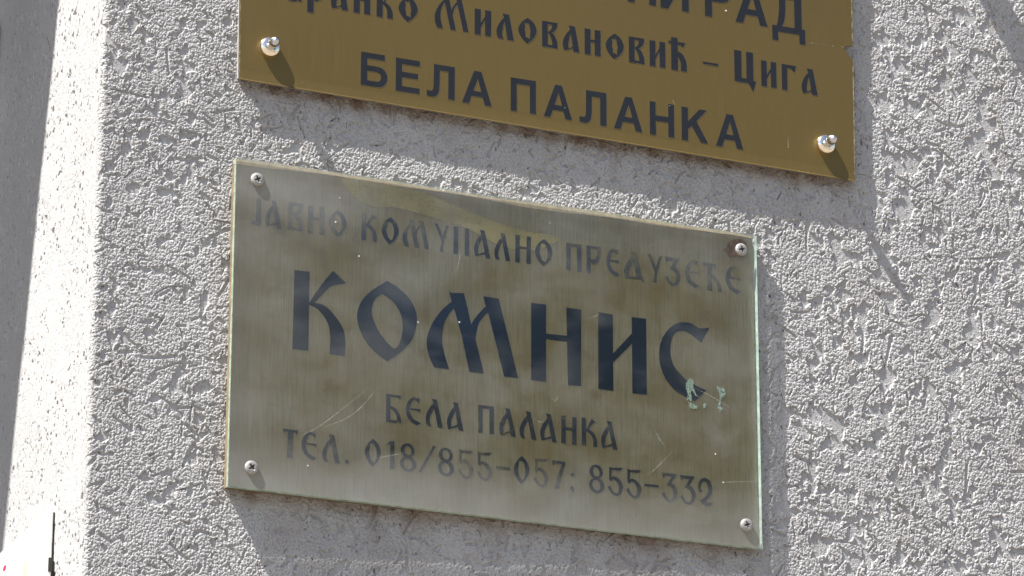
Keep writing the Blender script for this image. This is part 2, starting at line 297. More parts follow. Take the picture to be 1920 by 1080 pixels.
# ------------------------------------------------------------------ lettering
def glyphs(s):
    """strokes of the brush-like church alphabet in a unit box; s is the stem width.  P outline, C two-sided stroke, R ring"""
    i = s*.92
    stem = lambda a, b, t=1., lo=0.: ('P', [(a, t), (b, t), (b, lo), (a, lo)])
    bowlA = ('C', [(.47, .86), (.26, .70), (.08, .48), (.01, .30), (.03, .14), (.09, 0)], [(.55, .74), (.42, .58), (i+.03, .40), (i-.01, .26), (i, .14), (i+.06, .06)])
    diagA = ('P', [(.36, 1), (.38+s*.95, .985), (1, 0), (1-s*.98, 0), (.47, .76), (.41, .90)])
    ring = lambda t=0.: ('R', [(.5, 1), (.73, .9), (.91, .755), (1, .55), (.93, .35), (.76, .17), (.5, 0), (.27, .12), (.09, .29), (0, .48), (.06, .67), (.24, .85)],
                   [(.44, 1-.6*s), (.58, .80-t), (1-i-.05, .66), (1-i, .5), (1-i-.03, .33), (.63, .15+.1*s), (.52, .6*s), (.40, .24), (i+.05, .38), (i, .52), (i+.04, .64), (.33, .80)])
    ell = lambda cx, cz, rx, rz, t=0, n=16: [(cx+rx*math.cos(2*math.pi*k/n+t), cz+rz*math.sin(2*math.pi*k/n+t)) for k in range(n)]
    leg = ('C', [(s*.8, .63), (.62, .57), (.90, .40), (1, .2), (1, 0)], [(s*.8, .53), (.5, .47), (1-i-.02, .30), (1-i, .14), (1-i, 0)])
    arm = ('P', [(s+.30, .97), (.76, 1), (1, .86), (.83, .85), (.66, .75), (s+.08, .58), (s, .62)])
    G = {}
    G['А'] = [bowlA, diagA, ('P', [(.09, 0), (i+.05, .10), (1-s*.75, .25), (1-s*.75, .15)])]
    G['Л'] = [('C', bowlA[1][:-1]+[(.10, .02)], bowlA[2][:-1]+[(i+.09, 0)]), diagA]
    G['О'] = G['0'] = [ring()]
    G['Н'] = [stem(0, s), stem(1-s, 1), ('P', [(s, .60), (1-s, .60), (1-s, .50), (s, .50)])]
    G['ӏ'] = [stem(0, s), stem(1-s, 1)]
    G['И'] = [stem(0, s), stem(1-s, 1), ('P', [(s, .46), (1-s, .76), (1-s, .60), (s, .30)])]
    G['П'] = [stem(0, s, .995), stem(1-s, 1, .995), ('P', [(s, .995), (1-s, .995), (1-s, .88), (s, .88)])]
    G['К'] = [stem(0, s), ('P', [(s, .56), (s+.08, .64), (.66, 1), (1, .87), (.82, .86), (.6, .74), (s+.12, .55)]), leg]
    G['В'] = [stem(0, s), ('P', [(s, 1), (1, 1), (.96, .90), (s, .90)]), ('C', [(1, 1), (.98, .86), (.90, .73), (.74, .63), (.6, .58)], [(1-i-.02, .9), (1-i-.02, .82), (.58, .71), (.46, .63), (s, .57)]),
              ('C', [(.52, .64), (.8, .50), (.95, .32), (1, .14), (1, .0)], [(s, .60), (.52, .46), (1-i-.03, .28), (1-i, .16), (1-i, .09)]), ('P', [(s, 0), (1, 0), (1-i, .10), (s, .10)])]
    G['Б'] = [stem(0, s), ('P', [(s, 1), (1, 1), (.93, .84), (.84, .91), (s, .91)]), ('C', [(s, .60), (.62, .52), (.88, .36), (1, .16), (1, 0)], [(s, .51), (.5, .42), (1-i-.04, .28), (1-i, .14), (1-i, .08)]), ('P', [(s, 0), (1-i, 0), (1-i, .08), (s, .08)])]
    G['Р'] = [stem(0, s), ('P', [(s, 1), (1, 1), (.9, .92), (s, .92)]), ('C', [(1, 1), (1, .82), (.96, .62), (.8, .44), (.5, .34)], [(1-i-.02, .92), (1-i, .80), (1-i-.03, .66), (.62, .54), (s, .50)]), ('P', [(s, .50), (.5, .34), (s, .42)])]
    G['Е'] = [('C', [(.93, .98), (.72, .995), (.5, 1), (.22, .88), (.05, .68), (0, .5), (.07, .32), (.28, .14), (.72, 0)], [(.88, .80), (.72, .88), (.52, .90), (.36, .79), (i+.04, .64), (i-.02, .50), (i+.09, .36), (.5, .22), (1, .10)]),
              ('P', [(s, .60), (.97, .60), (.93, .46), (.86, .53), (s, .54)])]
    G['С'] = [G['Е'][0]]
    G['Д'] = [bowlA, ('P', [(.36, 1), (.38+s*.9, .985), (.93, .10), (.93-s, .10), (.47, .76), (.41, .90)]), ('P', [(.0, .16), (.10, .10), (.9, .10), (1, .15), (1, -.08), (.92, .0), (.84, .03), (.18, .03), (.13, -.03), (.06, .02)])]
    G['М'] = [('C', [(.268, .867), (.166, .745), (.07, .58), (.012, .42), (0, .29), (.02, .147), (.08, 0)], [(.296, .80), (.234, .69), (.186, .57), (.168, .42), (.171, .30), (.2, .16), (.245, 0)]), ('P', [(.243, 1), (.406, .998), (.625, 0), (.467, 0), (.296, .797), (.262, .87)]),
              ('C', [(.665, .89), (.563, .75), (.5, .63), (.483, .52)], [(.672, .79), (.608, .71), (.563, .61), (.53, .45)]), ('P', [(.62, 1), (.784, .985), (1, 0), (.847, 0), (.668, .79), (.65, .88)])]
    if s < .3: G['М'] = [(k, *[[(x, z) for x, z in a] for a in v]) for k, *v in G['М'] if True]
    G['У'] = [('P', [(0, 1), (.24, 1), (.62, .50), (.52, .38)]), ('P', [(.80, .97), (1, 1), (.86, .80), (.68, .42), (.62, .12), (.66, 0), (.36, 0), (.44, .14), (.54, .50)])]
    G['З'] = G['3'] = [('P', [(0, 1), (.96, 1), (.88, .88), (.22, .89), (.10, .80)]), ('P', [(.66, .90), (.94, .97), (.62, .66), (.50, .62), (.30, .56)]),
              ('C', [(.46, .66), (.76, .62), (.95, .48), (1, .34), (.93, .14), (.74, .01), (.50, -.03), (.2, .06), (0, .24)], [(.36, .58), (.58, .52), (.70, .42), (.74, .31), (.70, .16), (.60, .07), (.48, .06), (.30, .15), (.17, .30)])]
    G['Ћ'] = [('P', [(0, 1), (.72, .985), (.68, .80), (.58, .90), (.16, .92), (.08, .84)]), stem(.24, .24+s*.9, .95), ('C', [(.3, .62), (.7, .54), (.94, .28), (1, 0)], [(.3, .52), (.6, .43), (.77, .24), (.80, 0)])]
    G['Т'] = [('P', [(0, 1), (1, 1), (.93, .82), (.84, .91), (.14, .91), (.07, .83)]), stem(.5-s*.62, .5+s*.62, .95)]
    G['Ј'] = [('P', [(.52, 1), (1, 1), (1, .10), (.82, .0), (0, .02), (.14, .12), (.5, .16)])]
    G['1'] = [stem(.5, 1, .97), ('P', [(0, .83), (.42, .98), (1, 1), (.5, .88), (.3, .88)])]
    G['8'] = [('R', ell(.46, .745, .43, .255), [(x*1.0+.05*(z-.745)*-4, z) for x, z in ell(.48, .745, .22, .165)]), ('R', ell(.5, .265, .5, .275), [(x-.22*(z-.27), z) for x, z in ell(.48, .27, .26, .19)])]
    G['5'] = [('P', [(.10, 1), (.30, .965), (1, 1), (.80, .90), (.26, .89), (.23, .60), (.10, .52)]), ('C', [(.10, .55), (.36, .66), (.72, .60), (.97, .42), (1, .28), (.88, .08), (.60, -.03), (.24, .06), (0, .26)], [(.2, .47), (.36, .56), (.56, .51), (.70, .38), (.74, .28), (.69, .13), (.56, .06), (.34, .13), (.17, .32)])]
    G['7'] = [('P', [(0, 1), (1, 1), (.86, .90), (.26, .90), (.10, .82)]), ('P', [(.82, .97), (1, 1), (.72, .52), (.52, .0), (.20, .0), (.40, .42)])]
    G['2'] = [('C', [(.05, .46), (.0, .66), (.10, .88), (.42, 1), (.80, .92), (.95, .70), (.92, .48), (.70, .30), (.42, .17)], [(.30, .50), (.16, .62), (.22, .80), (.40, .88), (.56, .84), (.68, .68), (.66, .50), (.48, .32), (.10, .16)]), ('P', [(.10, .16), (.40, .19), (.66, .14), (1, .14), (.82, .02), (.60, .0), (.34, .05)])]
    G['/'] = [('P', [(.84, 1), (1, 1), (.16, 0), (0, 0)])]
    G['-'] = [('P', [(0, .54), (1, .54), (1, .45), (0, .45)])]
    G['.'] = [('P', [(0, 1), (1, 1), (1, 0), (0, 0)])]
    G[';'] = [('P', [(.1, .60), (1, .60), (1, .49), (.1, .49)]), ('P', [(0, .12), (.6, .13), (1, .06), (.9, -.05), (.5, -.12), (.55, -.02), (.1, .02)])]
    # small letters of the upper plaque
    for a, b in zip('анконилв', 'АНКОНИЛВ'): G[a] = G[b]
    G['р'] = G['Р']
    G['г'] = [stem(0, s), ('P', [(s, 1), (1, 1), (.87, .74), (.66, .87), (s, .87)])]
    G['ћ'] = [stem(.14, .14+s, 1), ('P', [(0, .88), (.95, .88), (.80, .72), (.70, .79), (0, .80)]), ('C', [(.3, .60), (.72, .54), (.96, .32), (1, 0)], [(.3, .48), (.52, .42), (.66, .26), (.67, 0)])]
    G['Ц'] = [stem(0, .33), stem(.55, .87, 1, .10), ('P', [(.33, .14), (.87, .14), (.87, .0), (.33, .0)]), ('P', [(.58, .06), (1, .10), (.86, -.26)])]
    return G
def sans():
    G = {}; s = .24
    st = lambda a, b, t=1., lo=0.: ('P', [(a, t), (b, t), (b, lo), (a, lo)])
    G['Б'] = [st(0, s), ('P', [(s, 1), (.89, 1), (.89, .83), (s, .83)]), ('C', [(s, .615), (.62, .615), (.83, .57), (.97, .44), (1, .31), (.96, .16), (.82, .04), (.62, 0), (s, 0)], [(s, .455), (.58, .455), (.68, .43), (.74, .38), (.755, .31), (.74, .23), (.67, .175), (.58, .16), (s, .16)])]
    G['Е'] = [st(0, s+.02), ('P', [(s, 1), (1, 1), (1, .835), (s, .835)]), ('P', [(s, .60), (.93, .60), (.93, .435), (s, .435)]), ('P', [(s, .165), (1, .165), (1, 0), (s, 0)])]
    G['Л'] = [st(.77, 1), ('P', [(.25, 1), (.77, 1), (.77, .83), (.46, .83), (.25, .83)]), ('C', [(.25, .9), (.245, .55), (.235, .30), (.20, .20), (.12, .175), (0, .19)], [(.465, .9), (.46, .55), (.45, .28), (.40, .10), (.26, .01), (0, .02)])]
    G['А'] = [('P', [(.40, 1), (.53, 1), (.53, .78), (.235, 0), (0, 0)]), ('P', [(.53, 1), (.645, 1), (1, 0), (.765, 0), (.53, .78)]), ('P', [(.30, .39), (.72, .39), (.72, .23), (.30, .23)])]
    G['П'] = [st(0, s), st(1-s, 1), ('P', [(s, 1), (1-s, 1), (1-s, .83), (s, .83)])]
    G['Н'] = [st(0, s), st(1-s, 1), ('P', [(s, .60), (1-s, .60), (1-s, .435), (s, .435)])]
    G['К'] = [st(0, s), ('P', [(s, .58), (s, .35), (.42, .49), (.96, 1), (.68, 1)]), ('P', [(.38, .47), (.56, .63), (1, 0), (.72, 0)])]
    G['И'] = [st(0, s), st(1-s, 1), ('P', [(s, .36), (1-s, 1), (1-s, .66), (s+.03, 0), (s, 0)])]
    G['Р'] = [st(0, .27), ('C', [(.27, 1), (.62, 1), (.86, .95), (1, .80), (1, .64), (.88, .48), (.64, .42), (.27, .42)], [(.27, .84), (.58, .84), (.70, .81), (.75, .75), (.75, .67), (.69, .60), (.58, .575), (.27, .575)])]
    G['Д'] = [st(.68, .90, 1, .05), ('P', [(.22, 1), (.68, 1), (.68, .85), (.40, .85), (.22, .85)]), ('C', [(.22, .9), (.215, .55), (.17, .22), (.10, .04)], [(.42, .9), (.41, .55), (.37, .24), (.29, .08)]), ('P', [(0, .10), (1, .10), (1, -.30), (.82, -.30), (.82, -.06), (.18, -.06), (.18, -.30), (0, -.30)])]
    return G
def strokes(bm, S, f, y0, y1):
    """each stroke of a letter sits 15 microns behind the one before so crossings never share a plane"""
    for k, st in enumerate(S):
        a = y0+k*.000015
        if st[0] == 'P': prism(bm, [f(p) for p in st[1]], a, y1)
        else:
            cl = st[0] == 'R'; n = 40 if cl else 22
            A = smooth_curve(st[1], n, cl); B = smooth_curve(st[2], n, cl)
            if cl and abs(st[1][0][0]-st[1][6][0]) < .4*abs(st[1][0][1]-st[1][6][1]) and len(st[1]) == 12:   # keep the points of a pointed O sharp
                A = [p for q in (smooth_curve(st[1][:7], 21)[:-1], smooth_curve(st[1][6:]+[st[1][0]], 21)[:-1]) for p in q]
                B = [p for q in (smooth_curve(st[2][:7], 21)[:-1], smooth_curve(st[2][6:]+[st[2][0]], 21)[:-1]) for p in q]
            strip(bm, [f(p) for p in A], [f(p) for p in B], a, y1, cl)
def line_of(name, table, G, parent, y0, y1, mats, jit=0., cut=None):
    e = empty(name, parent)
    for ch, x0, x1, z, h in table:
        bm = bmesh.new(); d = [random.uniform(-jit, jit) for _ in range(3)]
        f = lambda p: ((x0+p[0]*(x1-x0)+d[0]*p[1])*.001, (z+p[1]*h+d[1]*p[0]+d[2])*.001)
        if cut:      # painted light on the engraving's lower right edges, a third of a millimetre wide
            strokes(bm, G[ch], lambda p: (f(p)[0]+.00034, f(p)[1]-.00022), y0*.3, y1)
            for fc in bm.faces: fc.material_index = 1
        n0 = len(bm.faces); strokes(bm, G[ch], f, y0, y1); mt = mats(ch, x0) if callable(mats) else mats
        if cut: mt = [mt, cut]
        obj('letter', bm, mt, e)
    return e
# letter tables in plaque millimetres: character, left, right, base line, height
FADED = [('Ј', -233.54, -224.53, 90.06, 24.87), ('А', -220.34, -205.44, 90.07, 24.91), ('В', -199.96, -186.32, 90.08, 24.96), ('Н', -181.21, -166.33, 90.09, 25.01), ('О', -161.83, -145.56, 90.1, 25.07), ('К', -131.76, -117.62, 90.12, 25.15), ('О', -113.08, -97.13, 90.13, 25.2), ('М', -93.32, -68.19, 90.14, 25.25), ('У', -63.25, -49.92, 90.15, 25.33), ('ӏ', -45.01, -30.35, 90.16, 25.38), ('А', -25.62, -9.94, 90.17, 25.43), ('Л', -6.16, 9.08, 90.18, 25.49), ('Н', 13.95, 28.84, 90.19, 25.54), ('О', 32.96, 49.61, 90.2, 25.59), ('П', 63.32, 77.95, 90.22, 25.67), ('Р', 83.26, 96.91, 90.23, 25.73), ('Е', 102.39, 115.25, 90.24, 25.78), ('Д', 119.81, 138.98, 90.25, 25.82), ('У', 142.67, 157.34, 90.26, 25.89), ('З', 160.51, 175.6, 90.27, 25.93), ('Е', 180.37, 194.41, 90.28, 25.99), ('Ћ', 197.71, 216.61, 90.29, 26.03), ('Е', 221.1, 236.0, 90.3, 26.1)]
TOWN = [('Б', -106.71, -92.96, -71.81, 24.94), ('Е', -88.46, -74.41, -71.73, 24.99), ('Л', -70.2, -54.05, -71.66, 25.04), ('А', -50.22, -34.7, -71.58, 25.09), ('П', -20.73, -6.07, -71.47, 25.17), ('А', -0.99, 14.64, -71.39, 25.23), ('Л', 18.13, 34.23, -71.31, 25.28), ('А', 37.83, 53.65, -71.23, 25.33), ('Н', 57.93, 72.43, -71.15, 25.39), ('К', 77.85, 92.42, -71.08, 25.44), ('А', 96.27, 112.08, -71.0, 25.49)]
PHONE = [('Т', -200.62, -186.87, -114.32, 24.72), ('Е', -183.12, -169.26, -114.24, 24.77), ('Л', -164.52, -148.43, -114.14, 24.82), ('.', -143.57, -140.02, -114.07, 3.31), ('0', -125.45, -110.98, -113.96, 24.93), ('1', -106.23, -98.53, -113.89, 24.98), ('8', -93.22, -78.21, -113.81, 25.02), ('/', -76.24, -60.27, -113.73, 25.06), ('8', -58.29, -43.16, -113.64, 25.11), ('5', -39.48, -25.44, -113.56, 25.16), ('5', -22.05, -7.7, -113.48, 25.21), ('-', -3.69, 9.16, -113.39, 25.26), ('0', 12.78, 27.28, -113.31, 25.31), ('5', 31.52, 45.33, -113.22, 25.36), ('7', 48.67, 61.97, -113.14, 25.41), (';', 66.44, 70.06, -113.08, 25.45), ('8', 84.54, 99.07, -112.97, 25.5), ('5', 102.3, 117.03, -112.89, 25.55), ('5', 120.02, 134.71, -112.81, 25.6), ('-', 137.86, 151.46, -112.72, 25.65), ('3', 154.62, 169.84, -112.64, 25.7), ('3', 172.49, 187.71, -112.56, 25.75), ('2', 190.16, 204.5, -112.48, 25.79)]
SANS = [('Б', -133.94, -108.73, 235.94, 31.43), ('Е', -100.96, -78.17, 235.39, 31.53), ('Л', -71.37, -44.72, 234.84, 31.63), ('А', -37.66, -8.93, 234.24, 31.73), ('П', 9.27, 33.76, 233.46, 31.88), ('А', 41.39, 69.06, 232.88, 31.98), ('Л', 76.28, 102.94, 232.28, 32.09), ('А', 110.2, 138.52, 231.68, 32.19), ('Н', 146.05, 170.24, 231.09, 32.31), ('К', 177.82, 204.42, 230.52, 32.41), ('А', 212.05, 239.75, 229.91, 32.51)]
SLAV = [('Б', -202.73, -190.76, 305.08, 24.46), ('р', -185.12, -169.11, 297.06, 31.62), ('а', -163.22, -146.73, 304.26, 24.55), ('н', -141.59, -125.93, 303.84, 24.6), ('к', -119.86, -104.44, 303.42, 24.66), ('о', -99.05, -80.7, 302.99, 24.71), ('М', -64.45, -31.67, 302.17, 32.04), ('и', -25.89, -9.87, 301.58, 24.88), ('л', -4.85, 12.18, 301.16, 24.93), ('о', 16.65, 34.58, 300.73, 24.99), ('в', 39.86, 54.99, 300.3, 25.04), ('а', 60.08, 76.74, 299.89, 25.09), ('н', 81.8, 97.64, 299.47, 25.14), ('о', 102.66, 120.64, 299.05, 25.2), ('в', 125.79, 141.18, 298.62, 25.25), ('и', 146.57, 162.28, 298.21, 25.3), ('ћ', 165.6, 183.85, 297.81, 32.23), ('-', 200.01, 215.83, 297.16, 25.43), ('Ц', 232.09, 254.39, 296.47, 31.1), ('и', 259.57, 275.14, 296.0, 25.58), ('г', 280.67, 295.81, 295.59, 25.63), ('а', 300.76, 317.45, 295.18, 25.67)]
TOP = [('Н', 125.05, 153.45, 358.29, 37.26), ('И', 157.91, 186.6, 357.66, 37.38), ('Р', 203.06, 229.77, 356.81, 37.54), ('А', 234.13, 267.2, 356.15, 37.65), ('Д', 271.92, 306.01, 355.42, 37.78)]
BIG = {'K': [('P', [(-192.99, 53.88), (-179.07, 54.11), (-178.89, -17.34), (-193.25, -17.52)]), ('C', [(-157.44, 58.18), (-166.55, 45.94), (-172.37, 36.84), (-178.54, 26.26)], [(-145.25, 48.49), (-158.53, 44.01), (-167.02, 34.93), (-173.77, 26.65)]), ('C', [(-178.81, 26.75), (-164.19, 25.19), (-152.02, 13.68), (-146.55, 4.57), (-145.05, -5.72), (-145.39, -17.8)], [(-178.76, 24.13), (-170.76, 21.28), (-161.95, 11.04), (-159.1, 0.28), (-158.95, -8.85), (-159.45, -17.8)])], 'O': [('R', [(-107.08, 55.88), (-94.17, 49.28), (-83.91, 39.39), (-78.9, 25.47), (-82.24, 7.82), (-92.2, -6.01), (-106.16, -17.68), (-118.99, -9.51), (-129.18, 2.28), (-134.49, 18.01), (-131.62, 32.24), (-122.4, 44.08)], [(-111.23, 43.36), (-102.14, 38.24), (-94.88, 28.62), (-92.05, 17.09), (-93.66, 4.33), (-98.93, -5.18), (-106.37, -0.9), (-115.23, 10.04), (-120.76, 22.49), (-120.74, 30.42), (-118.67, 36.65), (-114.97, 40.99)])], 'M': [('C', [(-46.33, 45.27), (-55.57, 36.07), (-63.76, 24.0), (-68.53, 12.42), (-69.52, 3.27), (-67.68, -6.91), (-62.45, -17.4)], [(-44.04, 39.83), (-49.67, 32.09), (-53.71, 23.44), (-55.19, 12.76), (-54.84, 4.25), (-52.32, -5.86), (-48.34, -17.38)]), ('P', [(-49.04, 54.48), (-46.88, 53.05), (-34.9, 54.5), (-31.39, 40.78), (-28.07, 26.86), (-23.58, 13.12), (-15.6, -17.26), (-29.31, -17.31), (-36.83, 15.19), (-44.34, 39.98), (-46.33, 44.98)]), ('C', [(-12.4, 47.0), (-21.23, 36.87), (-27.09, 27.95), (-30.49, 19.85)], [(-11.59, 40.09), (-17.28, 34.05), (-21.19, 26.82), (-24.08, 13.06)]), ('P', [(-16.38, 54.15), (-2.04, 53.89), (0.26, 46.02), (16.88, -16.91), (3.56, -17.18), (-11.88, 40.05), (-14.57, 46.89)])], 'N': [('P', [(29.32, 54.21), (43.6, 54.51), (43.48, -17.14), (29.3, -17.04)]), ('P', [(43.26, 27.43), (64.25, 28.28), (64.03, 22.65), (43.25, 22.61)]), ('P', [(63.34, 54.28), (77.72, 54.47), (77.08, -16.7), (64.59, -17.33)])], 'I': [('P', [(94.17, 54.36), (108.34, 54.03), (108.4, -17.06), (93.92, -17.16)]), ('P', [(108.06, 17.12), (127.19, 39.03), (127.61, 29.86), (108.2, 8.92)]), ('P', [(127.03, 54.11), (141.09, 54.34), (141.05, -16.79), (126.97, -17.12)])], 'S': [('C', [(203.5, 54.19), (193.66, 52.39), (187.01, 55.72), (180.33, 56.4), (171.05, 54.08), (162.23, 46.55), (155.96, 35.96), (153.56, 22.99), (155.15, 10.57), (161.12, -1.26), (171.2, -10.63), (188.5, -16.69)], [(195.52, 39.02), (188.38, 43.65), (183.28, 46.6), (178.15, 47.88), (171.97, 46.37), (167.29, 41.36), (164.93, 33.24), (164.8, 23.48), (167.95, 13.68), (174.5, 6.75), (182.61, 0.5), (199.65, -5.1)])]}
GLUE = [(-151.17, 142.69), (-138.77, 146.53), (-111.23, 145.16), (-75.94, 142.91), (-45.46, 134.89), (-9.7, 126.06), (21.12, 120.96), (49.52, 120.51), (55.73, 115.86), (48.47, 111.8), (31.42, 103.35), (0.6, 102.99), (-30.07, 114.6), (-60.57, 120.18), (-98.43, 124.63), (-120.95, 122.32), (-137.0, 127.91)]
RUST = [(218.49, 131.03), (222.28, 133.11), (223.45, 138.4), (229.98, 142.42), (237.02, 143.94), (241.81, 141.02), (243.35, 137.13), (241.63, 131.75), (237.73, 125.55), (235.72, 105.31), (224.96, 103.82), (224.24, 122.62), (225.41, 127.91)]
FLAKES = [[(182.68, 3.16), (185.77, 4.53), (187.25, 0.83), (186.49, -2.17), (187.66, -5.9), (189.63, -10.98), (193.2, -12.47), (188.6, -11.6), (185.6, -7.13), (184.03, -9.27), (185.48, -14.89), (183.9, -17.99), (182.41, -15.28), (179.82, -17.54), (181.44, -11.53), (179.29, -5.03), (179.75, -1.09)], [(181.34, -18.79), (185.42, -18.77), (191.51, -21.87), (189.43, -24.06), (183.3, -23.86)], [(196.18, -18.39), (198.76, -17.1), (199.21, -20.91), (196.62, -22.69)], [(210.35, -0.12), (215.49, -0.44), (219.05, -2.9), (218.47, -6.87), (215.32, -10.18), (214.03, -13.25), (213.12, -18.21), (215.96, -20.28), (212.51, -23.61), (210.03, -18.6), (212.14, -15.43), (213.25, -10.43), (212.31, -5.7), (210.51, -2.53)]]
SCR = [[(185.93, -6.73), (202.18, -12.16), (228.42, -24.34)], [(-43.25, 74.54), (-40.8, 87.77)], [(-189.95, -98.4), (-166.09, -82.7), (-120.36, -41.15)], [(-168.42, -87.74), (-139.52, -71.34), (-116.38, -44.49)], [(138.89, -93.34), (148.33, -83.43), (164.13, -66.84)], [(81.02, 43.87), (90.38, 49.11), (92.47, 51.39)], [(145.6, -49.39), (150.7, -58.62), (157.89, -66.11)], [(-124.32, -109.47), (-90.13, -99.69)], [(45.82, -32.29), (49.9, -35.21), (53.48, -29.86)], [(29.52, -53.84), (35.61, -56.5), (40.69, -53.93)], [(209.8, -90.95), (246.8, -85.65)]]
SPECKS = [(-154.45, 123.9), (-57.41, 145.22), (-79.97, 19.85), (45.11, 129.57), (-135.81, 72.89), (-158.03, 101.17), (-179.38, -121.67), (204.98, -65.4), (212.43, -90.64), (-41.43, 25.01)]
MM = .001
mm = lambda pts: [(x*MM, z*MM) for x, z in pts]
# ------------------------------------------------------------------ lower plaque: brass sheet, painted letters, glass over it, four screws
low = tag(empty('glass_plaque'), 'tarnished brass plaque under green-edged glass, lettered with the big word КОМНИС', 'plaque')
low.location = (0, -.0125, 0); low.rotation_euler = (0, 0, math.atan2(.006, .5))
HW, HH, GT = .2500, .1475, .0038
bm = bmesh.new(); box(bm, -HW+.001, HW-.001, .0043, .0062, -HH+.001, HH-.001, .0003, 1); obj('brass_sheet', bm, AGED, low)
bm = bmesh.new()
vs = [bm.verts.new((sx*(HW-.002), y, sz*(HH-.002))) for sx in (-1, 1) for sz in (-1, 1) for y in (.0062, .0125-.012*sx*HW)]
for f in ((0,1,3,2),(4,6,7,5),(0,4,5,1),(2,3,7,6),(0,2,6,4),(1,5,7,3)): bm.faces.new([vs[i] for i in f])
obj('backing', bm, BACK, low)
def pane():
    nx, nz = 100, 60; xs = np.linspace(-HW, HW, nx+1); zs = np.linspace(-HH, HH, nz+1)
    r = np.random.default_rng(3); wob = .00035*np.cumsum(r.normal(0, .5, nx+1))*0
    V = [(x, -.0012, z) for z in zs for x in xs]; F = [(j*(nx+1)+i, j*(nx+1)+i+1, (j+1)*(nx+1)+i+1, (j+1)*(nx+1)+i) for j in range(nz) for i in range(nx)]
    n0 = len(F); b = len(V)
    V += [(-HW, GT, -HH), (HW, GT, -HH), (HW, GT, HH), (-HW, GT, HH)]; F.append((b, b+3, b+2, b+1))
    lo_ = [i for i in range(nx+1)]; hi = [nz*(nx+1)+i for i in range(nx+1)]; le = [j*(nx+1) for j in range(nz+1)]; ri = [j*(nx+1)+nx for j in range(nz+1)]
    F += [tuple(lo_[::-1])+(b, b+1), tuple(hi)+(b+2, b+3), tuple(le)+(b+3, b), tuple(ri[::-1])+(b+1, b+2)]
    me = bpy.data.meshes.new('glass_pane'); me.from_pydata(V, [], F); me.update()
    d = []
    for x, y, z in V:
        e = max(0, 1-(z+HH)/.050)*.9+max(0, 1-(x+HW)/.13)*.36+max(0, 1-(HW-x)/.012)*.5+max(0, 1-math.hypot((x+.20)/.10, (z-.125)/.035))*.8+max(0, 1-(HH-z)/.008)*.5
        d.append(min(1, e) if y < .001 else 0.)
    me.attributes.new('rim_dust', 'FLOAT', 'POINT').data.foreach_set('value', d)
    for i, p in enumerate(me.polygons): p.material_index = 0 if i <= n0 else (2 if i in (n0+1, n0+4) else 1)
    return link('glass_pane', me, [GLASS, EDGE, EDGE_B], low)
pane()
G1, G2, GS = glyphs(.28), glyphs(.37), sans()
YL0, YL1 = .00405, .0043
line_of('faded_inscription', FADED, G1, low, YL0, YL1, lambda ch, x: PALE if (x > 60 or x < -120 or ch in 'УМ') else WORN, .35)
nm = empty('name_inscription', low)
for k in 'KOMNIS':
    bm = bmesh.new(); strokes(bm, [(s[0], *[mm(q) for q in s[1:]]) for s in BIG[k]], lambda p: p, YL0, YL1); obj('letter', bm, PAINT, nm)
line_of('town_inscription', TOWN, G1, low, YL0, YL1, WORN, .3)
line_of('telephone_inscription', PHONE, G1, low, YL0, YL1, lambda ch, x: WORNER if (-45 < x < -20 or -5 < x < 9 or 30 < x < 72) else WORN, .3)
m = Mat('old_glue'); n = m.noise(90, 4); m.set(Base_Color=m.mix(n, (.34, .29, .115), (.42, .36, .16)), Roughness=.7, Alpha=m.ramp(m.noise(45, 4, off=(1, 4, 2)), [(.25, .30), (.6, .62)])); GLUEM = m.m
bm = bmesh.new(); prism(bm, smooth_curve(mm(GLUE), 80, True), .00412, .0043); obj('glue_stain', bm, GLUEM, low)
lip = [(-.25, .1), (-.194, 1.9), (-.146, 1.2), (-.097, 1.5), (-.044, .5), (-.003, .2), (.066, 2.2), (.136, 1.7), (.178, 1.3), (.220, 1.6), (.2485, .4)]
A = [(x, HH+z*.001+random.uniform(-.00015, .00015)) for x, z in smooth_curve(lip, 90)]
B = [(x, HH-.0024-.0010*math.sin(x*21+.6)-.0008*math.sin(x*47)-.0005*random.random()) for x, _ in A]
bm = bmesh.new(); strip(bm, A, B, .00408, .0066)                 # uneven sheared upper edge of the sheet, tan painted in as if lit from above
obj('sunlit_lip', bm, plain('lit_tan', (.40, .32, .20), .95, 0, .25, 200), low)
m = Mat('rust'); n = m.noise(220, 5); m.set(Base_Color=m.mix(m.ramp(n, [(.35, 0.), (.65, 1.)]), (.05, .032, .02), (.22, .105, .038)), Roughness=.9, Alpha=m.ramp(m.noise(150, 4, off=(3, 3, 1)), [(.28, .35), (.5, .95)])); RUSTM = m.m
top = RUST[:9]+[(238.0, 127.0), (224.5, 124.0), (223.0, 128.5)]
bm = bmesh.new(); prism(bm, [(x*MM, z*MM) for x, z in top], .00385, .0040, sides=False); obj('rust_stain', bm, RUSTM, low)
m = Mat('pale_rust_run'); m.set(Base_Color=(.25, .21, .09), Roughness=.9, Alpha=m.ramp(m.noise(150, 5, .65, (1, 1, .35)), [(.38, .0), (.68, .5)]))
bm = bmesh.new(); prism(bm, mm([(225.5, 128), (237.5, 127), (236.8, 119), (234.6, 112), (234.0, 104), (231.6, 99), (230.2, 106), (228.4, 103), (226.6, 110), (225.4, 119)]), .0039, .0040, sides=False); obj('rust_run', bm, m.m, low)
m = Mat('mint_paint'); m.set(Base_Color=(.40, .53, .45), Roughness=.8, Alpha=m.ramp(m.noise(520, 5, .7), [(.40, .0), (.52, .95)])); MINT = m.m
for p in FLAKES:
    bm = bmesh.new(); prism(bm, mm(p), .00385, .0040); obj('paint_fleck', bm, MINT, low)
m = Mat('scratch_dust'); m.set(Base_Color=(.50, .46, .36), Roughness=.8, Alpha=m.ramp(m.noise(500, 3), [(.35, .15), (.65, .8)])); SCRM = m.m
